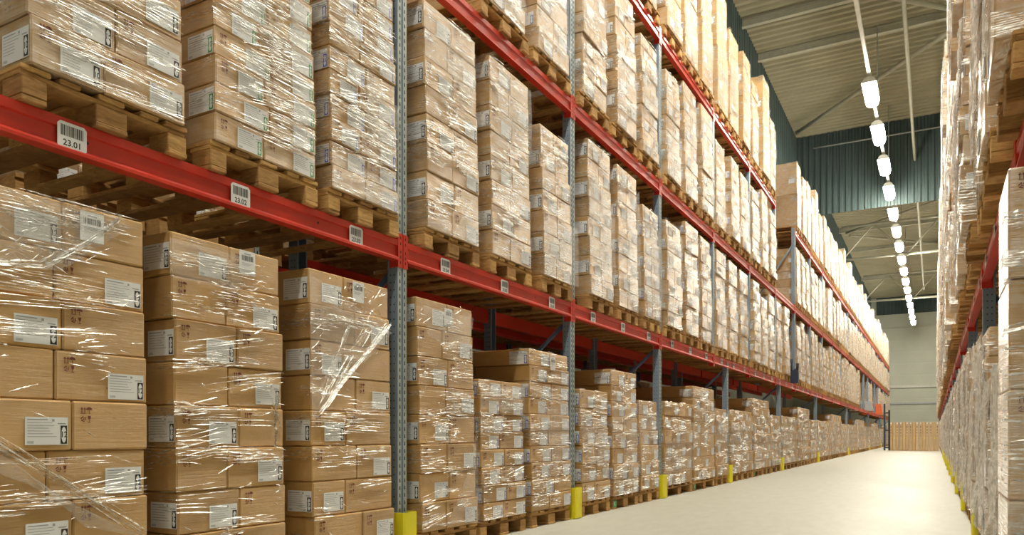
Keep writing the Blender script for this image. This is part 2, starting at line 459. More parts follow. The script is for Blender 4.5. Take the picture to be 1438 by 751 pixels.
# ------------------------------------------------------------------ stretch film
class Film:
    """creases and loose sheets of film over a load; s runs along the side face (s < 0) round the corner and along the front"""
    def __init__(s, w, h, xo, lh, rng, tilt=38): s.w, s.h, s.xo, s.lh, s.r, s.tilt = w, h, xo, lh, rng, tilt; s.mb = MB(); s.sd = 1
    def xf(s, z):
        q = max(0, min(len(s.xo) - 1, z / s.lh - .5)); i = int(q); j = min(i + 1, len(s.xo) - 1)
        return max(s.xo[i], s.xo[j])
    def at(s, u, z, e):
        z = max(.006, z)
        x = s.xf(z)
        if abs(u) < 1e-6: return Vector((x + .009 + e, s.sd * (-s.w / 2 - .013 - e), z)), Vector((.7, -.7 * s.sd, 0))
        if u < 0: return Vector((x + u, s.sd * (-s.w / 2 - .013 - e), z)), Vector((0, -s.sd, 0))
        return Vector((x + .009 + e, s.sd * (-s.w / 2 + u), z)), Vector((1, 0, 0))
    def crease(s, u0, z0, u1, z1, r0, n=12, sag=0.0):
        r = s.r; mb = s.mb; b = len(mb.v); k = mb.mi('strand')
        ph, fr = r.uniform(0, 6), r.uniform(3, 16)
        ta = math.tan(math.radians(max(4, min(58, r.gauss(s.tilt, 9)))))
        ts = [i / n for i in range(n + 1)]
        if u0 < 0 < u1: ts = sorted([t for t in ts if abs(u0 + (u1 - u0) * t) > .012] + [-u0 / (u1 - u0)])
        n = len(ts) - 1
        for i, t in enumerate(ts):
            u = u0 + (u1 - u0) * t; z = z0 + (z1 - z0) * t - sag * 4 * t * (1 - t) + r.uniform(-.0005, .0005)
            z = max(.012, min(s.h + .004, z))
            p, nn = s.at(u, z, 0)
            rad = r0 * max(.06, .55 + .6 * math.sin(ph + fr * t) + r.uniform(-.25, .25)) * (1 if 0 < i < n else .1)
            mb.v += [tuple(p - Vector((0, 0, rad * .9))), tuple(p + nn * (rad * 1.6 * ta + .0004) - Vector((0, 0, rad * .3))), tuple(p + Vector((0, 0, rad * 1.3)))]
        for i in range(n):
            a = b + 3 * i
            mb.f += [(a, a + 3, a + 4, a + 1), (a + 1, a + 4, a + 5, a + 2)]
            mb.m += [k, k]; mb.sm += [False, False]
    def bands(s, n, r0=.0036, side=.32):
        r = s.r
        for _ in range(n):
            z = r.uniform(.01, s.h); cnt = r.randint(4, 10); sp = r.uniform(.005, .016)
            sl = r.choice((0, 0, 1)) * r.uniform(-.10, .24) + r.uniform(-.03, .03); fan = r.uniform(-.6, .8)
            if r.random() < .3: u0, u1 = -r.uniform(.05, side), r.uniform(.05, .35)
            else: u0 = r.uniform(-.02, s.w * .6); u1 = min(s.w, u0 + r.uniform(.15, .65))
            for k in range(cnt):
                d = (k - cnt / 2) * sp
                a0, a1 = u0 + r.uniform(-.03, .06), u1 + r.uniform(-.12, .03)
                a0 = max(-side, a0); a1 = min(s.w, a1)
                if a1 - a0 < .04: continue
                s.crease(a0, z + d, a1, z + d * (1 + fan) + sl * (a1 - a0), r0 * r.uniform(.4, 1.15), 10)
    def rope(s, u0, z0, u1, z1, n=12, spread=.02, r0=.006, sag=0.0):
        for k in range(n):
            a, b = s.r.gauss(0, spread), s.r.gauss(0, spread * .6)
            s.crease(max(-.3, u0 + s.r.uniform(0, .03)), z0 + a, min(s.w, u1), z1 + b, r0 * s.r.uniform(.3, 1.1), 16, sag)
    def mess(s, n, u0, u1, z0, z1, r0=.0034):
        r = s.r
        for _ in range(n):
            u, z = r.uniform(u0, u1), r.uniform(z0, z1); a = r.uniform(-.9, .9); L = r.uniform(.03, .14)
            ua, ub = u - L * math.cos(a) / 2, u + L * math.cos(a) / 2
            if ub > s.w or ua < -.3: continue
            s.crease(ua, z - L * math.sin(a) / 2, ub, z + L * math.sin(a) / 2, r0 * r.uniform(.4, 1.2), 5)
    def mesh(s): return s.mb.mesh('stretch_wrap')
    def sheet(s, quad, nu=14, nv=10, amp=.005, mat='sheet'):
        """a loose sheet of film: quad of (u, z) corners"""
        mb = MB(); k = mb.mi(mat); r = s.r
        (a, b, c, d) = quad; ph = r.uniform(0, 6)
        for j in range(nv + 1):
            for i in range(nu + 1):
                t, v = i / nu, j / nv
                u = (a[0] * (1 - t) + b[0] * t) * (1 - v) + (d[0] * (1 - t) + c[0] * t) * v
                z = (a[1] * (1 - t) + b[1] * t) * (1 - v) + (d[1] * (1 - t) + c[1] * t) * v
                wv = .5 + .25 * math.sin(ph + 31 * u + 7 * z + 2.5 * math.sin(5 * z + ph)) + .25 * math.sin(2 * ph + 53 * u - 11 * z)
                p, nn = s.at(u, z, .003 + amp * (wv + r.uniform(-.12, .12))); mb.v.append(tuple(p + Vector((0, 0, r.uniform(-.004, .004)))))
        for j in range(nv):
            for i in range(nu):
                q = j * (nu + 1) + i; mb.f.append((q, q + 1, q + nu + 2, q + nu + 1)); mb.m.append(k); mb.sm.append(True)
        return mb.mesh('film_sheet')

# ------------------------------------------------------------------ pallets
def pallet_boards(w=0.8, L=1.2):
    """list of (part, centre, size); origin at the middle of the front edge on the floor, front towards +X"""
    P = []
    for i, bw in enumerate((.12, .09, .12, .09, .12)):
        y = (-w / 2 + .06, -w / 4 + .008, 0, w / 4 - .008, w / 2 - .06)[i]
        P.append(('deck_board', (-L / 2, y, .133), (L, bw, .022)))
    for x in (-.085, -L / 2, -L + .085): P.append(('stringer_board', (x, 0, .111), (.145, w, .022)))
    for x in (-.0725, -L / 2, -L + .0725):
        for y, bw in ((-w / 2 + .05, .10), (0, .145), (w / 2 - .05, .10)): P.append(('block', (x, y, .061), (.145 if x != -.0725 else .14, bw, .078)))
    for y, bw in ((-w / 2 + .05, .10), (0, .145), (w / 2 - .05, .10)): P.append(('bottom_board', (-L / 2, y, .011), (L, bw, .022)))
    return P
_pb = {}
def corner_label():
    mb = MB(); mb.box((0, .0006, 0), (.095, .0012, .072), 'green_ink')
    put_text(mb, 'K', -.012, 0, .055, -.0004, 'white'); return mb.mesh('corner_label')
CORNER = corner_label()
def add_corner(p, w): obj('corner_label', CORNER, p, (.0012, -w / 2 + .05, .061), PI / 2, label='green corner label with a white letter')
def pallet(label, loc, rz, w=0.8, detail=True):
    if detail:
        o = thing('pallet', label, 'pallet', loc, rz, 'wooden pallets under the loads')
        for nm, c, d in pallet_boards(w):
            key = (nm, d)
            if key not in _pb:
                mb = MB(); mb.box((0, 0, 0), d, 'wood', .004); _pb[key] = mb.mesh(nm)
            obj(nm, _pb[key], o, (c[0] + R.uniform(-.004, .004), c[1], c[2]))
        return o
    key = round(w, 2)
    if key not in _pb:
        mb = MB()
        for nm, c, d in pallet_boards(w): mb.box(c, d, 'wood')
        _pb[key] = mb.mesh('pallet')
    return thing('pallet', label, 'pallet', loc, rz, 'wooden pallets under the loads', _pb[key])

# ------------------------------------------------------------------ the setting
def plane_mesh(name, x0, x1, y0, y1, z, mat, th=.1, up=True):
    mb = MB(); mb.box(((x0 + x1) / 2, (y0 + y1) / 2, z - th / 2 if up else z + th / 2), (x1 - x0, y1 - y0, th), mat); return mb.mesh(name)
XW0, XW1, YW0 = -11.0, 7.0, -12.0
struct('floor', plane_mesh('floor', XW0, XW1, YW0, YWALL, 0, 'floor'))

def corrugated(name, axis, a0, a1, b0, b1, pitch, depth, mat):
    """trapezoid sheet: profile along a, plain along b. axis 'roof' -> a=Y b=X in plane z=0; 'cross' -> a=X b=Z; 'long' -> a=Y b=Z"""
    mb = MB(); k = mb.mi(mat); pr = []; a = a0
    while a < a1:
        pr += [(a, 0), (a + pitch * .38, 0), (a + pitch * .5, depth), (a + pitch * .88, depth)]; a += pitch
    P = {'roof': lambda a, d, b: (b, a, d), 'cross': lambda a, d, b: (a, d, b), 'long': lambda a, d, b: (d, a, b)}[axis]
    for q in pr: mb.v += [P(q[0], q[1], b0), P(q[0], q[1], b1)]
    for i in range(len(pr) - 1):
        mb.f.append((2 * i, 2 * i + 1, 2 * i + 3, 2 * i + 2)); mb.m.append(k); mb.sm.append(False)
    return mb.mesh(name)
struct('ceiling', corrugated('ceiling', 'roof', YW0, YWALL, XW0, XW1, .30, .07, 'ceil'), (0, 0, ZCEIL))
# smoke curtains of dark green sheet: one along the racking, one across the aisle
struct('trim_1', corrugated('trim_1', 'long', 3, YWALL, 8.6, ZCEIL, .22, .04, 'dgreen'), (-4.75, 0, 0))
struct('trim_2', corrugated('trim_2', 'cross', -4.7, XW1, 9.33, ZCEIL, .22, .04, 'dgreen'), (0, 31.6, 0))
mb = MB(); mb.box(((XW0 + XW1) / 2, YWALL + .1, ZCEIL / 2), (XW1 - XW0, .2, ZCEIL), 'wall'); struct('wall_back', mb.mesh('wall_back'))
mb = MB(); mb.box((XW0 - .1, (YW0 + YWALL) / 2, ZCEIL / 2), (.2, YWALL - YW0, ZCEIL), 'wall'); struct('wall_left', mb.mesh('wall_left'))
mb = MB(); mb.box((XW1 + .1, (YW0 + YWALL) / 2, ZCEIL / 2), (.2, YWALL - YW0, ZCEIL), 'wall'); struct('wall_right', mb.mesh('wall_right'))
# rails and darker band on the far wall
struct('trim_3', corrugated('trim_3', 'cross', -4.3, XW1, 11.0, ZCEIL, .3, .05, 'dgreen'), (0, YWALL - .08, 0))
for i, z in enumerate((9.9, 4.9, 3.5)):
    mb = MB(); mb.box((0, YWALL - .06, 0), (XW1 - XW0 - 6, .1, .14 if i != 1 else .22), ('pipe', 'steel_white', 'mgrey')[i], .01)
    struct('trim_%d' % (4 + i), mb.mesh('trim'), (0, 0, z))

# roof steel
def roof_beam(label, y, z=ZCEIL - .14, h=.20):
    mb = MB()
    prof = [(-.07, h / 2), (.07, h / 2), (.07, h / 2 - .02), (.012, h / 2 - .02), (.012, -h / 2 + .02), (.07, -h / 2 + .02), (.07, -h / 2), (-.07, -h / 2), (-.07, -h / 2 + .02), (-.012, -h / 2 + .02), (-.012, h / 2 - .02), (-.07, h / 2 - .02)]
    mb.prism(prof, XW0 + .5, XW1 - .5, 'pipe', 'x')
    return thing('roof_purlin', label, 'roof beam', (0, y, z), 0, 'pale steel beams under the roof', mb.mesh('roof_purlin'))
NAMES = ['nearest', 'second nearest', 'third nearest', 'fourth nearest', 'fifth nearest', 'sixth nearest', 'seventh nearest', 'eighth nearest', 'ninth nearest']
for i, y in enumerate((21.9, 24.1, 36.5, 41.5, 46.8, 52, 62)):
    roof_beam('%s pale steel beam crossing under the corrugated roof' % NAMES[i], y, ZCEIL - .12, .20)
def bar_thing(name, label, cat, p, q, r, mat, group):
    mb = MB(); mb.tube([p, q], r, mat, 8)
    return thing(name, label, cat, (0, 0, 0), 0, group, mb.mesh(name))
Z1 = ZCEIL - .32
for i, (x0, y0, x1, y1) in enumerate(((-4.5, 30.2, .6, 24.4), (-1.6, 21.4, .8, 23.8), (-4.5, 35, .5, 41.3), (-4.3, 46.5, .5, 41.8), (-4.2, 47.2, .5, 52))):
    bar_thing('roof_brace', '%s diagonal steel brace under the roof' % NAMES[i], 'roof brace', (x0, y0, Z1), (x1, y1, Z1), .07, 'pipe', 'diagonal roof braces')
# open truss further down
for i, y in enumerate((43.0, 57.0)):
    tr = thing('roof_truss', '%s lattice roof truss beyond the dark green curtain' % NAMES[i], 'roof truss', (0, y, 9.88), 0, 'lattice roof trusses')
    mb = MB(); mb.tube([(-4.2, 0, 0), (6, 0, 0)], .07, 'pipe'); obj('bottom_chord', mb.mesh('bottom_chord'), tr)
    mb = MB(); mb.tube([(-4.2, 0, 1.7), (6, 0, 1.7)], .07, 'pipe'); obj('top_chord', mb.mesh('top_chord'), tr)
    x = -4.2; up = True
    while x < 5.5:
        mb = MB(); mb.tube([(x, 0, 0 if up else 1.7), (x + 1.5, 0, 1.7 if up else 0)], .04, 'pipe'); obj('web_bar', mb.mesh('web_bar'), tr)
        x += 1.5; up = not up
bar_thing('ceiling_pipe', 'thin pale pipe running along the roof beside the lamps', 'pipe', (-.62, 6, 10.9), (-.62, 60, 10.9), .05, 'pipe', None)
bar_thing('ceiling_pipe', 'horizontal grey pipe fixed across the dark green curtain', 'pipe', (-4.1, 31.5, 11.9), (.4, 31.5, 11.9), .03, 'mgrey', None)

# lamps hanging over the aisle
XLAMP = -1.41
def lamp_proto():
    o = thing('ceiling_lamp', '', 'lamp', (XLAMP, 0, 9.53))
    mb = MB(); mb.prism([(-.17, 0), (.17, 0), (.12, .10), (.05, .14), (-.05, .14), (-.12, .10)], -.64, .64, 'steel_white'); obj('housing', mb.mesh('housing'), o)
    mb = MB(); mb.prism([(-.165, 0), (-.13, -.12), (-.06, -.16), (.06, -.16), (.13, -.12), (.165, 0)], -.60, .60, 'lamp'); obj('diffuser', mb.mesh('diffuser'), o)
    return o
lp = lamp_proto(); first = True
ys = [21.4 + 3 * i for i in range(16)]
near = [-2.6 + 3 * i for i in range(7)]
for i, y in enumerate(ys + near):
    o = lp if i == 0 else dup(lp)
    o.location.y = y; o['group'] = 'lamps in a row above the aisle'
    o['label'] = ('bright white ceiling lamp, %s in the row along the aisle, from the nearest visible' % ordw(i + 1)) if i < 16 else 'bright ceiling lamp of the aisle row above and behind the viewpoint'
mb = MB(); mb.box((XLAMP, 31, 9.76), (.09, 86, .06), 'steel_white', .01)
rail = thing('lighting_rail', 'long pale lighting rail carrying the row of aisle lamps', 'lighting rail', (0, 0, 0), 0, None, mb.mesh('lighting_rail'))
for y in range(6, 72, 6):
    mb = MB(); mb.tube([(XLAMP, y, 9.78), (XLAMP, y, ZCEIL)], .012, 'mgrey', 6); obj('hanger', mb.mesh('hanger'), rail)

# ------------------------------------------------------------------ racking
def post_mesh(h, sgn=1, z0=0.0):
    """upright with its slotted face towards sgn * X; origin at the front face, foot level"""
    mb = MB(); d, w = .085, .10
    pr = [(0, -w / 2), (0, -.010), (-.014, -.006), (-.014, .006), (0, .010), (0, w / 2), (-d, w / 2), (-d, w / 2 - .012), (-.010, w / 2 - .006), (-.010, -w / 2 + .006), (-d, -w / 2 + .012), (-d, -w / 2)]
    pr = [(a * sgn, b) for a, b in pr]
    if sgn < 0: pr = pr[::-1]
    mb.prism(pr, 0, h, 'post', 'z')
    x = .0008 * sgn
    z = .06
    for yy in (-.030, .030):
        mb.face([(x * .5, yy - .0195, .002), (x * .5, yy + .0195, .002), (x * .5, yy + .0195, h - .002), (x * .5, yy - .0195, h - .002)][::sgn], 'galv')
    while z < h - .05:
        for yy in (-.026, .026):
            a = .006; mb.face([(x, yy - a, z), (x, yy + a, z), (x, yy + a * .7, z + .026), (x, yy - a * .7, z + .026)][::sgn], 'hole')
        for xx in (-.03, -.06):
            mb.face([(xx * sgn - .004, -w / 2 - .0008, z), (xx * sgn + .004, -w / 2 - .0008, z), (xx * sgn + .004, -w / 2 - .0008, z + .009), (xx * sgn - .004, -w / 2 - .0008, z + .009)], 'hole')
        z += .05
    return mb.mesh('upright_post')
def foot_mesh(sgn):
    mb = MB(); mb.box((-.04 * sgn, 0, .004), (.12, .12, .008), 'galv', .002)
    for yy in (-.053, .053): mb.tube([(-.04 * sgn, yy, .008), (-.04 * sgn, yy, .03)], .008, 'galv', 6)
    return mb.mesh('foot_plate')
def beam_mesh(L, sgn):
    mb = MB(); h = BH / 2
    pr = [(.004, h), (.004, h - .040), (-.006, h - .046), (-.006, -h + .030), (.004, -h + .022), (.012, -h + .014), (.012, -h), (-.05, -h), (-.05, h)]
    pr = [(a * sgn, b) for a, b in pr]
    if sgn > 0: pr = pr[::-1]
    mb.prism(pr, -L / 2, L / 2, 'red', 'y')
    for yy in (-L * .3, L * .22): ell2(mb, .0052 * sgn if False else -.0054 * sgn, yy, .0, .008, sgn)
    return mb.mesh('crossbeam')
def ell2(mb, x, y, z, r, sgn, n=10):
    mb.face([(x, y + r * math.cos(2 * PI * i / n), z + r * math.sin(2 * PI * i / n)) for i in range(n)][::sgn], 'hole')
def connector_mesh(sgn, end):
    """hooked plate at a beam end; end=+1: the beam comes from -Y and the plate wraps the near half of the post"""
    mb = MB(); h = .23
    yc = end * .027
    mb.box((.004 * sgn, yc, 0), (.006, .043, h), 'red', .0015)          # on the post's face
    mb.box((-.03 * sgn, -end * .003, 0), (.075, .006, h), 'red', .0015)  # against its flank
    for z in (-.08, -.045, -.01, .045, .085):
        x = .0078 * sgn
        mb.face([(x, yc - .005, z - .009), (x, yc + .005, z - .009), (x, yc + .004, z + .009), (x, yc - .004, z + .009)][::sgn], 'hole')
    return mb.mesh('beam_connector')

CON = {(s, e): connector_mesh(s, e) for s in (1, -1) for e in (1, -1)}
_rm = {}
def cached(key, fn):
    if key not in _rm: _rm[key] = fn()
    return _rm[key]
FOOT = {s: foot_mesh(s) for s in (1, -1)}

def add_post(rack, x, y, z0, z1, sgn, foot=True):
    o = obj('upright_post', cached(('post', round(z1 - z0, 2), sgn), lambda: post_mesh(z1 - z0, sgn)), rack, (x, y, z0))
    if foot: obj('foot_plate', FOOT[sgn], o)
    return o
def add_beam(rack, x, y0, y1, z, sgn, con=True):
    L = y1 - y0 - .102
    o = obj('crossbeam', cached(('beam', round(L, 2), sgn), lambda: beam_mesh(L, sgn)), rack, (x, (y0 + y1) / 2, z))
    if con:
        obj('beam_connector', CON[(sgn, -1)], o, (0, -L / 2 - .051 + .05, 0)).location.y = -L / 2 - .051 + .0
        obj('beam_connector', CON[(sgn, 1)], o, (0, L / 2 + .051, 0))
        for ch in o.children:
            pass
    return o
# plates sit on the half of the post nearest the beam
for (s, e), me in CON.items():
    for v in me.vertices:
        v.co.y = -v.co.y if False else v.co.y
def fix_con():
    # end=-1 plates wrap the +Y half of the post they start from, end=+1 plates the -Y half of the post they run to
    for (s, e), me in CON.items():
        for v in me.vertices:
            near_face = abs(v.co.y) > .004
            if near_face: v.co.y = -e * abs(v.co.y)
            else: v.co.y = v.co.y - e * .053
fix_con()
def add_brace(rack, y, x0, z0, x1, z1, mat):
    mb = MB(); mb.tube([(x0, y, z0), (x1, y, z1)], .022, mat, 8); return obj('diagonal_brace', mb.mesh('diagonal_brace'), rack)

XB = XL - 1.0                                              # rear posts of the frames
rack = thing('pallet_rack', 'long red and blue-grey pallet rack along the aisle, its beams labelled 23.01 onward', 'pallet rack', (0, 0, 0))
TOP = B3 + .12
for i, y in enumerate(LOWY):
    if i == 0: continue
    add_post(rack, XL, y, 0, TOP if i <= 3 else B1 + BH / 2, 1)
    add_post(rack, XB, y, 0, TOP if i <= 3 else B1 + BH / 2, -1)
    for (za, zb, m) in ((.25, 1.2, 'blue'), (1.2, B1 - .1, 'blue')):
        add_brace(rack, y, XB + .05, za, XL - .05, zb, m) if za > 1 else add_brace(rack, y, XL - .05, za, XB + .05, zb, m)
for i, y in enumerate(UPY):
    if i >= 4:
        add_post(rack, XL, y, B1 + BH / 2, TOP, 1, False)
        if i < 12: add_post(rack, XB, y, B1 + BH / 2, TOP, -1, False)
    if 1 <= i <= 10:
        add_brace(rack, y, XB + .05, B1 + .3, XL - .05, B1 + 1.6, 'blue'); add_brace(rack, y, XB + .05, B2 + .4, XL - .05, B2 + 1.7, 'post')
lab_i = 0
for i in range(NBAY):
    y0, y1 = UPY[i], UPY[i + 1]
    b = add_beam(rack, XL, y0, y1, B1, 1)
    if i < 9:
        for k, dy in enumerate((.52, 1.41, 2.32)):
            lab_i += 1
            obj('location_label', location_label('23.%02d' % lab_i), b, (.006, dy - PITCH / 2, -.002), PI / 2)
    add_beam(rack, XL, y0, y1, B2, 1)
    if i != 6: add_beam(rack, XL, y0, y1, B3, 1)
    if i < 9:
        for z in (B1, B2) if i else (B2,): add_beam(rack, XB, y0, y1, z, -1, False)
# second rack, back to back with the first
XS = XB - .35
rack2 = thing('pallet_rack', 'second pallet rack in the dark, seen through gaps behind the rack with yellow guards', 'pallet rack', (0, 0, 0))
for i in range(1, 8):
    add_post(rack2, XS, UPY[i], 0, TOP, -1 if False else 1)
    add_post(rack2, XS - 1.0, UPY[i], 0, TOP, -1)
for i in range(8):
    for z in (B1, B2) if i else (B2,):
        add_beam(rack2, XS, UPY[i], UPY[i + 1], z, 1, False); add_beam(rack2, XS - 1.0, UPY[i], UPY[i + 1], z, -1, False)
# rack beside the camera
rackr = thing('pallet_rack', 'pallet rack beside the camera, across the aisle from the numbered beams', 'pallet rack', (0, 0, 0))
for i, y in enumerate(UPY):
    add_post(rackr, XR, y, 0, TOP, -1)
    if i < 10: add_post(rackr, XR + 1.0, y, 0, TOP, 1)
    if i < 6: add_brace(rackr, y, XR + .05, B1 - .15, XR + .95, 1.0, 'blue')
for i in range(NBAY):
    for z in (B1, B2, B3):
        b = add_beam(rackr, XR, UPY[i], UPY[i + 1], z, -1)
        if z == B1 and i < 5:
            for k, dy in enumerate((.5, 1.4, 2.3)):
                obj('location_label', location_label('24.%02d' % (i * 3 + k + 1)) if False else location_label('23.01') if False else cached('plainlab', lambda: location_label(' ')), b, (-.006, dy - PITCH / 2, 0), -PI / 2)
    if i < 6: add_beam(rackr, XR + 1.0, UPY[i], UPY[i + 1], B1, 1, False)

# yellow post guards
def guard_mesh(sgn):
    mb = MB(); t = .008; h = .31; w = .15; d = .17
    pr = [(.055, -w / 2 + .012), (.043, -w / 2), (-d + .055, -w / 2), (-d + .055, -w / 2 + t), (.043 - .004, -w / 2 + t), (.055 - t, -w / 2 + .016), (.055 - t, w / 2 - .016), (.039, w / 2 - t), (-d + .055, w / 2 - t), (-d + .055, w / 2), (.043, w / 2), (.055, w / 2 - .012)]
    pr = [(a * sgn, b) for a, b in pr]
    mb.prism(pr if sgn < 0 else pr[::-1], .008, h, 'yellow', 'z')
    for yy in (-w / 2 - .008, w / 2 + .008): mb.box((-.03 * sgn, yy, .006), (.10, .022, .008), 'yellow', .002)
    for yy in (-w / 2 - .009, w / 2 + .009): mb.tube([(-.03 * sgn, yy, .01), (-.03 * sgn, yy, .026)], .006, 'galv', 6)
    return mb.mesh('post_guard')
GUARD = {s: guard_mesh(s) for s in (1, -1)}
for i, y in enumerate(LOWY[1:-1]):
    thing('post_guard', 'yellow guard at foot of the %s upright of the numbered rack' % ordw(i + 1), 'post guard', (XL + .02, y, 0), 0, 'yellow guards along the numbered rack', GUARD[1])
for i, y in enumerate(UPY[1:12]):
    thing('post_guard', 'yellow steel guard at foot of the %s upright of the rack beside camera' % ordw(i + 1), 'post guard', (XR - .02, y, 0), 0, 'yellow guards along the rack beside camera', GUARD[-1])

# ------------------------------------------------------------------ loads whose cartons are single things
HAZE = {1: .06, 2: .20, 3: .34, 4: .24}  # whitening per level: milky film plus film glare painted into the colour
LEVEL = {1: 'floor', 2: 'lowest beams', 3: 'second beams', 4: 'top beams'}
def near_load(level, order, y0, y1, z0, h, lh, kind='black', lean=.05, nlay=None, rear=0, side='alt', fr=.44, seed=1, sheets=(), bands=26, tag=None, cut=False, mess=(), ropes=()):
    r = random.Random(seed * 31 + level)
    w = y1 - y0; yc = (y0 + y1) / 2
    zp = z0 + PAL_H
    n = nlay or max(1, int(round((h - PAL_H) / lh)))
    where = '%s load from left on %s' % (ordw(order), {1: 'floor', 2: 'lowest beams'}[level])
    pl = pallet('wooden pallet under the %s of numbered rack' % where, (XL + .035, yc, z0), 0, max(.64, min(.8, w + .04)))
    if level == 1 and order == 8: add_corner(pl, max(.64, min(.8, w + .04)))
    xo = [lean * (1 - (k + .5) / n) + r.uniform(-.009, .009) for k in range(n)]
    tot = n
    for k in range(n):
        f = fr if k % 2 == 0 else 1 - fr - .04
        f += r.uniform(-.03, .03)
        yj = r.uniform(-.008, .008); z = zp + .002 + k * lh
        nth = ('%s layer from top' % ordw(n - k) if k < n - 1 else 'top layer') if not cut else '%s layer up' % ordw(k + 1)
        wa = round(w * f, 2); wb = round(w - wa, 2)
        for q, (ww, yy) in enumerate(((wa, y0 + wa / 2), (wb, y0 + wa + wb / 2))):
            has = (q == 1) if k % 2 == 0 else (q == 0)
            lab = '%s %s carton, %s, %s' % (('left', 'right')[q], 'labelled' if has else 'brown', nth, where)
            c = thing('carton', lab, 'carton', (XL + xo[k] + r.uniform(-.003, .003), yy + yj, z), r.uniform(-.002, .002), 'brown cartons in the wrapped loads', carton_mesh(.58, ww, lh, 1 + (q + k) % 2 if (q == 1 or k % 3 != 1) else 0, 'carton' if level == 1 else 'carton_film'))
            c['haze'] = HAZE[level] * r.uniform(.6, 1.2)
            s = min(1.0, lh / .155, ww / .24)
            if has or (kind != 'black' and r.random() < .7):
                l = obj('shipping_label', LAB[kind], c, (.0012, ww / 2 - .095 * s - .012, max(.056 * s + .008, lh * .38 + r.uniform(-.01, .01))), PI / 2); l.scale = (s, 1, s)
            if q == 0 and (side == 'all' or k % 2 == (1 if side == 'alt' else 0)):
                l = obj('shipping_label', LAB[kind], c, (-.105, -ww / 2 - .0008, lh * .45)); l.scale = (min(1.1, s * 1.15), 1, s * 1.1)
        if k >= n - rear:
            for q in range(2):
                c = thing('carton', '%s carton in shade, %s, %s' % (('middle', 'rear')[q], nth, where), 'carton', (XL + xo[k] - .585 - q * .30, y0 + .175 + yj, z), 0, 'brown cartons in the wrapped loads', carton_mesh(.295, .34, lh, 0)); c['haze'] = .1
    fm = Film(w, n * lh, xo, lh, r, {1: 38, 2: 21}[level])
    fm.bands(bands if level == 1 else int(bands * 1.5))
    fm.mess(30, 0, w, 0, n * lh)
    for m_ in mess: fm.mess(*m_)
    for m_ in ropes: fm.rope(*m_)
    st = thing('stretch_wrap', 'clear stretch film around the %s of numbered rack' % where, 'stretch film', (XL, yc, zp), 0, 'stretch film on the loads')
    obj('film_crease', fm.mesh(), st)
    for qd in sheets: obj('film_sheet', fm.sheet(qd), st)
    if tag: 
        p, _ = fm.at(tag[0], tag[1], .004); obj('barcode_tag', TAG, st, p, PI / 2, label='white paper tag with a barcode')
    return st

T2 = B1 + BH / 2 + .003                     # pallets of the first beam level stand here
L1 = [  # y0, y1, height, layer, kwargs
    (1.50, 2.25, 1.83, .207, dict(tag=(.50, 1.575), sheets=([(0, 1.34), (.36, 1.36), (.68, 1.62), (0, 1.66)], [(0, .75), (.45, .30), (.75, .22), (0, .60)]), bands=34, mess=((90, 0, .5, 1.38, 1.65),), ropes=((.28, 1.37, .64, 1.66, 26, .012, .0042, .02), (0, 1.33, .30, 1.38, 12, .02), (0, .72, .74, .24, 14, .03)), side='none')),
    (2.40, 3.09, 1.80, .207, dict(tag=(.45, 1.59), sheets=([(0, 1.43), (.4, 1.43), (.4, 1.62), (0, 1.62)],), bands=36, mess=((30, .6, .69, .3, .9),), ropes=((.62, .92, .60, .62, 22, .018, .0045), (.58, .86, .66, .74, 14, .03, .004)))),
    (3.31, 4.05, 1.80, .207, dict(tag=(.42, 1.58), sheets=([(0, .80), (.03, .82), (.74, 1.36), (0, 1.62)],), bands=26, mess=((50, -.06, .08, .9, 1.45), (60, .1, .7, 1.3, 1.64)), ropes=((.04, .82, .74, 1.42, 12, .008, .0034), (.04, .82, .70, 1.42, 10, .03, .0026), (.04, .84, .55, 1.42, 12, .05, .0024), (.03, .90, .35, 1.40, 10, .05, .0022)), fr=.55)),
    (4.36, 5.10, 1.79, .207, dict(tag=(.38, 1.56), sheets=([(.1, 1.40), (.6, 1.28), (.74, 1.60), (.05, 1.60)], [(.3, .05), (.74, .0), (.74, .8), (.6, .4)]), bands=40)),
    (5.20, 5.92, 1.28, .142, dict(kind='blue', bands=40, sheets=([(0, .9), (.72, .85), (.72, 1.1), (0, 1.1)],))),
    (6.04, 6.88, 1.60, .146, dict(kind='blue', tag=(.45, 1.36), rear=3, bands=44, sheets=([(.2, .2), (.8, .6), (.8, 1.0), (.1, .9)],))),
    (7.16, 7.92, 1.30, .193, dict(kind='blue', bands=40, sheets=([(0, .5), (.7, .3), (.7, .8), (0, .9)],), side='all')),
    (8.02, 8.84, 1.57, .178, dict(kind='blue', bands=40, rear=2, sheets=([(0, .7), (.8, .2), (.8, 1.0), (0, 1.1)],))),
    (8.94, 9.64, 1.26, .186, dict(kind='blue', bands=36, sheets=([(0, .5), (.7, .7), (.7, 1.0), (0, 1.0)],))),
]
for i, (a, b, h, lh, kw) in enumerate(L1): near_load(1, i + 1, a, b, 0.0, h, lh, seed=i + 1, **kw)
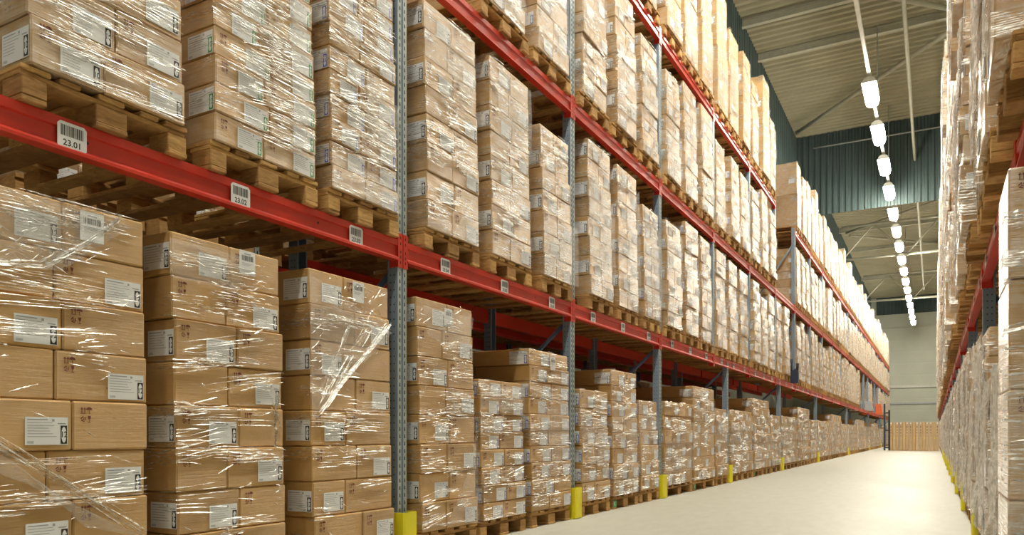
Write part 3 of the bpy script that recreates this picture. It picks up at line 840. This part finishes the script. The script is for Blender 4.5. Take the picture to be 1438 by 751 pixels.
L2 = [
    (1.72, 2.44, 1.0, .2, dict(kind='ten', nlay=5, cut=True, side='none', bands=26)),
    (2.62, 3.33, 1.6, .145, dict(kind='green', nlay=9, cut=True, side='alt', bands=46, sheets=([(.5, .1), (.62, .1), (.66, 1.2), (.55, 1.2)],))),
    (3.46, 4.10, 1.8, .143, dict(kind='blue', nlay=11, cut=True, bands=60, sheets=([(0, -.05), (.65, -.08), (.65, .18), (0, .2)], [(.3, .5), (.6, .4), (.65, .7), (.35, .8)]))),
    (4.44, 5.14, 1.77, .203, dict(bands=46, sheets=([(.3, -.02), (.66, -.05), (.66, .4), (.5, .3)], [(0, 1.2), (.66, 1.15), (.66, 1.6), (0, 1.6)]))),
    (5.35, 6.03, 1.76, .203, dict(bands=44, sheets=([(.1, .9), (.7, 1.0), (.7, 1.6), (.1, 1.5)],))),
    (6.28, 6.90, 1.54, .2, dict(bands=50, sheets=([(0, .1), (.74, .0), (.74, .6), (0, .5)],))),
    (7.36, 8.00, 1.78, .204, dict(bands=50, sheets=([(0, .4), (.7, .2), (.7, 1.0), (0, 1.2)],))),
    (8.20, 8.84, 1.77, .203, dict(bands=50, sheets=([(.2, .2), (.7, .2), (.7, 1.5), (.3, 1.2)],))),
    (9.08, 9.68, 1.52, .2, dict(kind='blue', bands=50, sheets=([(0, .2), (.7, .2), (.7, 1.2), (0, 1.2)],))),
]
for i, (a, b, h, lh, kw) in enumerate(L2): near_load(2, i + 1, a, b, T2, h, lh, seed=i + 21, **kw)

# ------------------------------------------------------------------ further loads: one thing each, cartons as parts
def load_parts(w, h, lh, seed, haze, kind, cols=2, depth=1.08, bands=30, mat='carton_film', tilt=14, mir=False):
    """prototype parts of a wrapped load; origin mid front on the pallet top, front +X"""
    r = random.Random(seed); n = max(1, int(round(h / lh))); parts = []
    xo = [r.uniform(-.014, .014) + .03 * (1 - k / n) for k in range(n)]
    for k in range(n):
        f = .44 if k % 2 == 0 else .53
        edges = [0] + [(f if cols == 2 else (q / cols + r.uniform(-.12, .12) / cols)) for q in range(1, cols)] + [1]
        for q in range(cols):
            a, b = edges[q] * w - w / 2, edges[q + 1] * w - w / 2
            ww = round(b - a, 2)
            parts.append(('carton', carton_mesh(depth, ww, lh, 1 if (q + k) % 2 else 0, mat), (xo[k], (a + b) / 2 + r.uniform(-.006, .006), .002 + k * lh), r.uniform(-.006, .006), haze * r.uniform(.5, 1.3), None))
            if (q + k) % 2 == 0:
                s = min(1.0, lh / .16); parts.append(('label', LAB[kind], (xo[k] + .002, b - .1 * s, .002 + k * lh + lh * .4), PI / 2, 0, s))
            if mir and q == cols - 1 and k % 2 == 1:
                s = min(1.0, lh / .16); parts.append(('label', LAB[kind], (xo[k] - .12, b + .002, .002 + k * lh + lh * .42), PI, 0, s))
            if not mir and q == 0 and k % 2 == 1:
                s = min(1.0, lh / .16); parts.append(('label', LAB[kind], (xo[k] - .12, a - .002, .002 + k * lh + lh * .42), 0, 0, s))
    fm = Film(w, n * lh, xo, lh, r, tilt); fm.sd = -1 if mir else 1; fm.bands(bands, .0055); fm.mess(40, 0, w, 0, n * lh, .0045)
    parts.append(('stretch_film', fm.mesh(), (0, 0, 0), 0, 0, None))
    q = r.uniform(.2, .7) * n * lh
    parts.append(('film_sheet', fm.sheet([(0, q - .35), (w, q - .45 * r.random()), (w, min(n * lh, q + .4)), (0, min(n * lh, q + .3 * r.random() + .05))], 10, 8, .012), (0, 0, 0), 0, 0, None))
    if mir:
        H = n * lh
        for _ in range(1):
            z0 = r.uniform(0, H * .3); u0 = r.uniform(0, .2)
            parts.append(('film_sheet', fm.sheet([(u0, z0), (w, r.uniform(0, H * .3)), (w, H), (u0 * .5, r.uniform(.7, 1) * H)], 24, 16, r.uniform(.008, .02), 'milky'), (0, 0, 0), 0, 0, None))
    return parts, n * lh
def build_load(label, loc, rz, parts, group):
    o = thing('wrapped_load', label, 'wrapped load', loc, rz, group)
    last = None
    for nm, me, l, a, hz, s in parts:
        if nm == 'label':
            c = obj('shipping_label', me, last, (l[0] - last.location.x, l[1] - last.location.y, l[2] - last.location.z), a); c.scale = (s, 1, s)
        else:
            c = obj(nm, me, o, l, a)
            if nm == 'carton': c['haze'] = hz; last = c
    return o
_lump = {}
def lump(parts, key, lite=False):
    """one mesh of all parts of a far load"""
    key = (key, lite)
    if key in _lump: return _lump[key]
    mb = MB()
    for nm, me, l, a, hz, s in parts:
        if lite and nm in ('stretch_film', 'label'): continue
        T = Matrix.Translation(l) @ Matrix.Rotation(a, 4, 'Z')
        if s: T = T @ Matrix.Diagonal((s, 1, s, 1))
        names = [k for mt in me.materials for k, v in M.items() if v == mt]
        b = len(mb.v); mb.v.extend(tuple(T @ v.co) for v in me.vertices)
        for p in me.polygons:
            mb.f.append(tuple(b + i for i in p.vertices)); mb.m.append(mb.mi(names[p.material_index])); mb.sm.append(p.use_smooth)
    _lump[key] = (None if lite else mb.mesh('wrapped_load'), mb); return _lump[key]

PROTO = {}
def proto(kind, v, level, mir=False):
    key = (kind, v, level, mir)
    if key not in PROTO:
        r = random.Random(hash(key) if False else sum(map(ord, kind)) * 7 + v * 13 + level)
        lh, hh, cols = {'a': (.204, 1.63, 2), 'b': (.146, 1.46, 2), 'c': (.26, 1.56, 2), 'd': (.84, 1.68, 2), 'e': (.204, 1.43, 2), 'f': (1.0, 2.0, 2), 'g': (.30, 1.5, 2), 'h': (.35, 1.05, 2)}[kind]
        PROTO[key] = load_parts(.61 + .03 * (v % 3), hh, lh, r.randint(0, 9999), HAZE[level], 'blue' if v == 1 else 'black', cols, bands=42, tilt={2: 20, 3: 12, 4: 10}[level], mir=mir)
    return PROTO[key]

ZLEV = {2: T2, 3: B2 + BH / 2 + .003, 4: B3 + BH / 2 + .003}
GL = 'film-wrapped loads on the numbered rack'
far_lumps, far_pal = MB(), MB()
def merge(dst, src, T):
    b = len(dst.v); dst.v.extend(tuple(T @ Vector(v)) for v in src.v)
    mm = [dst.mi(m) for m in src.mats]
    for f, m, s in zip(src.f, src.m, src.sm): dst.f.append(tuple(b + i for i in f)); dst.m.append(mm[m]); dst.sm.append(s)
palsrc = MB()
for nm, c, d in pallet_boards(.8): palsrc.box(c, d, 'wood')
RR = random.Random(5)
for level in (2, 3, 4):
    order = 9 if level == 2 else 0
    start = {2: 3, 3: 0, 4: 2}[level]
    for i in range(start, NBAY):
        if i == 6 and level > 2: continue
        if level == 2 and i in (14, 15, 17, 18): continue
        for k in range(3):
            if level == 3 and (i == 0 or (i == 1 and k == 0)): continue
            if level == 2 and i == 6 and k == 2: continue
            y = UPY[i] + .50 + k * .90 + RR.uniform(-.012, .012)
            kinds = {2: 'aaeba', 3: 'aabbe', 4: 'dfdcg'}[level]
            kd = RR.choice(kinds); v = RR.randint(0, 2)
            parts, hh = proto(kd, v, level)
            zb = ZLEV[level]; xx = XL + RR.uniform(-.02, .03)
            if i < 12:
                order += 1
                where = '%s from left on the %s of numbered rack' % (ordw(order), LEVEL[level])
                pallet('pallet under the load %s' % where, (XL + .035, y, zb), 0, .8, i < 6)
                lb = ('tall' if kd in 'dfg' else 'brown carton') + ' film-wrapped load, ' + where
                if i < 8: build_load(lb, (xx, y, zb + PAL_H), RR.uniform(-.015, .015), parts, GL)
                else:
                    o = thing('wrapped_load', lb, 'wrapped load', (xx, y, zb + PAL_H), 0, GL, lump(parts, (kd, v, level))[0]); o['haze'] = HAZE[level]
            else:
                merge(far_lumps, lump(parts, (kd, v, level), True)[1], Matrix.Translation((xx, y, zb + PAL_H)))
                merge(far_pal, palsrc, Matrix.Translation((XL + .035, y, zb)))
# ground level beyond the third bay: three loads to a bay, the middle one tallest
order = 9
for i in range(3, len(LOWY) - 1):
    a, b = LOWY[i] + .12, LOWY[i + 1] - .12
    tw = b - a
    for k, (f0, f1, h, lh) in enumerate(((0, .37, 1.30, .19), (.39, .74, 1.57, .178), (.765, 1.0, 1.27, .188))):
        y0, y1 = a + tw * f0, a + tw * f1; w = y1 - y0; order += 1
        where = '%s from left on floor of numbered rack' % ordw(order)
        parts, hh = load_parts(w, h - PAL_H, lh, 300 + i * 3 + k, HAZE[1] * 1.3, 'blue', max(2, int(round(w / .36))), bands=int(30 * max(1, w / .8)), tilt=38, mat='carton')
        npal = max(1, int(round(w / .95)))
        for q in range(npal):
            pw = w / npal
            pl = pallet('%spallet under the load %s' % ('' if npal == 1 else ordw(q + 1) + ' ', where), (XL + .035, y0 + pw * (q + .5), 0), 0, round(pw - .01, 2), i < 6)
            if k == 1 and q == 0 and i < 6: add_corner(pl, round(pw - .01, 2))
        build_load('brown carton film-wrapped load, ' + where, (XL + .01, (y0 + y1) / 2, PAL_H), 0, parts, GL)

# rack beside the camera: loads turned to face the aisle
GR = 'film-wrapped loads on the rack beside the camera'
cnt = {1: 0, 2: 0, 3: 0, 4: 0}
for level in (1, 2, 3, 4):
    for i in range(0, NBAY):
        for k in range(3):
            if i == 0 and (level != 2 or k < 2): continue
            if level >= 3 and i < 2 + (level - 3): continue
            y = UPY[i] + .50 + k * .90 + RR.uniform(-.012, .012)
            zb = 0 if level == 1 else ZLEV[level]
            kd = RR.choice({1: 'ccg', 2: 'acg', 3: 'acb', 4: 'dgf'}[level]); v = RR.randint(0, 2)
            xp = XR - .035 if level == 1 else XR - RR.uniform(.07, .13)
            xx = xp - RR.uniform(-.02, .05)
            if level == 1 and i == 1: kd = 'hhe'[k]
            if level == 1: xx = XR - RR.uniform(.0, .03)
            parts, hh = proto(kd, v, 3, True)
            if i < 10:
                cnt[level] += 1
                where = '%s from camera on %s of the opposite rack' % (ordw(cnt[level]), LEVEL[level])
                pallet('pallet under the load %s' % where, (xp, y, zb), PI, .8, i < 4)
                if i < 4: build_load('film-wrapped load, %s' % where, (xx, y, zb + PAL_H), PI + RR.uniform(-.02, .02), parts, GR)
                else:
                    o = thing('wrapped_load', 'film-wrapped load, %s' % where, 'wrapped load', (xx, y, zb + PAL_H), PI, GR, lump(parts, (kd, v, 3, 'm'))[0]); o['haze'] = .7
            else:
                merge(far_lumps, lump(parts, (kd, v, 3, 'm'), True)[1], Matrix.Translation((xx, y, zb + PAL_H)) @ Matrix.Rotation(PI, 4, 'Z'))
                merge(far_pal, palsrc, Matrix.Translation((xp, y, zb)) @ Matrix.Rotation(PI, 4, 'Z'))
parts, hh = load_parts(1.05, 1.72, .43, 77, .5, 'black', 2, .52, 60)
parts = [q for q in parts if q[0] != 'label']
build_load('tall wrapped load of large cartons in shiny film, closest to the camera', (.25 + .525, 3.54, PAL_H), -PI / 2, parts, GR)
pallet('wooden pallet under the load closest to the camera', (.29, 3.80, 0), PI, .55, True)
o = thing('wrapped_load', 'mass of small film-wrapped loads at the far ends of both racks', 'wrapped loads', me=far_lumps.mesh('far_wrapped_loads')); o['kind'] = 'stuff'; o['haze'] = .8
o = thing('pallet', 'pallets under the small loads at the far ends of both racks', 'pallets', me=far_pal.mesh('far_pallets')); o['kind'] = 'stuff'

# loads of the second rack, in the dark behind the first
nb = 0
for i in range(0, 7):
    for k in range(3):
        y = UPY[i] + .49 + k * .91
        for level in (1, 2, 3):
            if level == 3 and i == 0: continue
            nb += 1
            kd = 'ab'[(i + k) % 2]; v = k % 3
            parts, hh = proto(kd, v, 2); zb = 0 if level == 1 else ZLEV[level]
            where = '%s from left on the %s of the dark second rack' % (ordw(i * 3 + k + 1), LEVEL[level])
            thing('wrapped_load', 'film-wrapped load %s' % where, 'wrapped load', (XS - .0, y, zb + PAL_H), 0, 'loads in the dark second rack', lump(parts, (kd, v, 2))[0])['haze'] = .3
            pallet('pallet under the load %s' % where, (XS + .035, y, zb), 0, .8, False)

# ------------------------------------------------------------------ row of tall cartons closing the aisle
tall = MB(); W, H, D = .165, 1.52, .5
tall.box((0, 0, H / 2), (W - .006, D, H), 'carton_plain', .005)
tall.face([(-W * .18, -D / 2 - .001, H * .93), (W * .18, -D / 2 - .001, H * .93), (W * .18, -D / 2 - .001, H * .985), (-W * .18, -D / 2 - .001, H * .985)], 'white')
for a, b in ((.80, .86), (.70, .74), (.60, .64), (.50, .52)):
    tall.face([(-W * .14, -D / 2 - .001, H * a), (W * .10, -D / 2 - .001, H * a), (W * .10, -D / 2 - .001, H * b), (-W * .14, -D / 2 - .001, H * b)], 'print')
tall2 = MB(); tall2.box((0, 0, H / 2), (W - .006, D, H), 'carton_plain', .005)
tall2.face([(W * .05, -D / 2 - .001, H * .42), (W * .28, -D / 2 - .001, H * .42), (W * .28, -D / 2 - .001, H * .46), (W * .05, -D / 2 - .001, H * .46)], 'yellow')
TM = (tall2.mesh('tall_carton'), tall.mesh('tall_carton'))
pk = MB()
for nm, c, d in pallet_boards(.8): pk.box(c, d, 'wood')
YROW = 46.8
for g in range(5):
    for k in range(3):
        x = -2.06 + g * .475 + k * .152
        n = g * 3 + k + 1
        c = thing('tall_carton', 'tall tan carton standing upright, %s from left in the row closing the aisle' % ordw(n), 'tall carton', (x, YROW, .022), 0, 'tall cartons standing across the aisle end', TM[1 if k != 1 else 0])
        c.scale.x = .90; c['haze'] = 0.0
    mb = MB(); mb.box((0, 0, .011), (.46, .6, .022), 'wood', .003)
    thing('base_board', 'flat wooden board under the %s trio of tall cartons across the aisle' % ordw(g + 1), 'board', (-2.06 + g * .475 + .152, YROW, 0), 0, 'boards under tall cartons', mb.mesh('base_board'))

# ------------------------------------------------------------------ lift truck remnants
mast = thing('lift_mast', 'dark lift mast with two upright rails standing at left end of tall cartons', 'lift mast', (-2.25, 46.5, 0))
for x, h in ((-.13, 2.55), (.10, 2.2)):
    mb = MB(); mb.prism([(-.045, -.05), (.045, -.05), (.045, .05), (.03, .05), (.03, -.035), (-.03, -.035), (-.03, .05), (-.045, .05)], 0, h, 'navy' if x < 0 else 'black', 'z'); obj('rail', mb.mesh('rail'), mast, (x, 0, 0))
for z in (.15, 1.1, 2.05):
    mb = MB(); mb.box((-.015, .03, z), (.2, .03, .07), 'black', .004); obj('cross_bar', mb.mesh('cross_bar'), mast)
def hood(name, label, loc, mat, L, D, H, slope, groove):
    mb = MB()
    mb.prism([(-L / 2, 0), (L / 2, 0), (L / 2 - slope * .2, H), (-L / 2 + slope, H)], -D / 2, D / 2, mat, 'y')
    o = thing(name, label, 'machine cover', loc, 0, None, mb.mesh(name))
    mb = MB()
    for q in range(4): mb.box((L * .1 + q * .06 - L * .1, -D / 2 - .004, H * .5), (.02, .01, H * .5), groove)
    obj('vent_slot', mb.mesh('vent_slot'), o)
    return o
hood('machine_hood', 'orange sloping machine hood on the lowest beams near the far mast', (-3.45, 54.0, T2), 'orange', 1.15, .8, .66, .35, 'black')
hood('machine_hood', 'grey sloping machine cover on the lowest beams beside the orange hood', (-3.47, 45.6, T2), 'mgrey', 1.2, .8, .5, .6, 'black')
br = thing('lift_bracket', 'dark blue steel bracket with black post on the lowest beams at the rack gap', 'steel bracket', (XL - .0, 20.5, T2))
mb = MB(); mb.prism([(-.18, 0), (.16, 0), (.16, .28), (.10, .36), (-.02, .30), (-.18, .12)], -.08, .08, 'navy', 'y'); obj('base', mb.mesh('base'), br)
for x, h, m in ((-.02, .62, 'navy'), (.13, .50, 'black')):
    mb = MB(); mb.tube([(x, 0, .1), (x, 0, h * .8), (x + .01, 0, h)], .035, m); obj('post', mb.mesh('post'), br)

# ------------------------------------------------------------------ camera, world
cam = bpy.data.cameras.new('camera'); co = bpy.data.objects.new('camera', cam); COL.objects.link(co)
co.location = (0, 0, CAM_Z); co.rotation_euler = (PI / 2, 0, math.radians(28.88))
cam.sensor_width = 36.0; cam.lens = 1075 / 1438 * 36
cam.shift_y = (611 - 375.5) / 1438
cam.clip_start = .05; cam.clip_end = 300
sc.camera = co
w = bpy.data.worlds.new('world'); sc.world = w; w.use_nodes = True
w.node_tree.nodes['Background'].inputs[0].default_value = (1.0, .96, .88, 1)
w.node_tree.nodes['Background'].inputs[1].default_value = 0.16
sc.view_settings.view_transform = 'Standard'; sc.view_settings.look = 'None'
sc.view_settings.gamma = 1.0; sc.view_settings.use_curve_mapping = False
sc.view_settings.exposure = -0.80
sc.cycles.use_denoising = True
sc.cycles.max_bounces = 8; sc.cycles.diffuse_bounces = 5; sc.cycles.transparent_max_bounces = 12
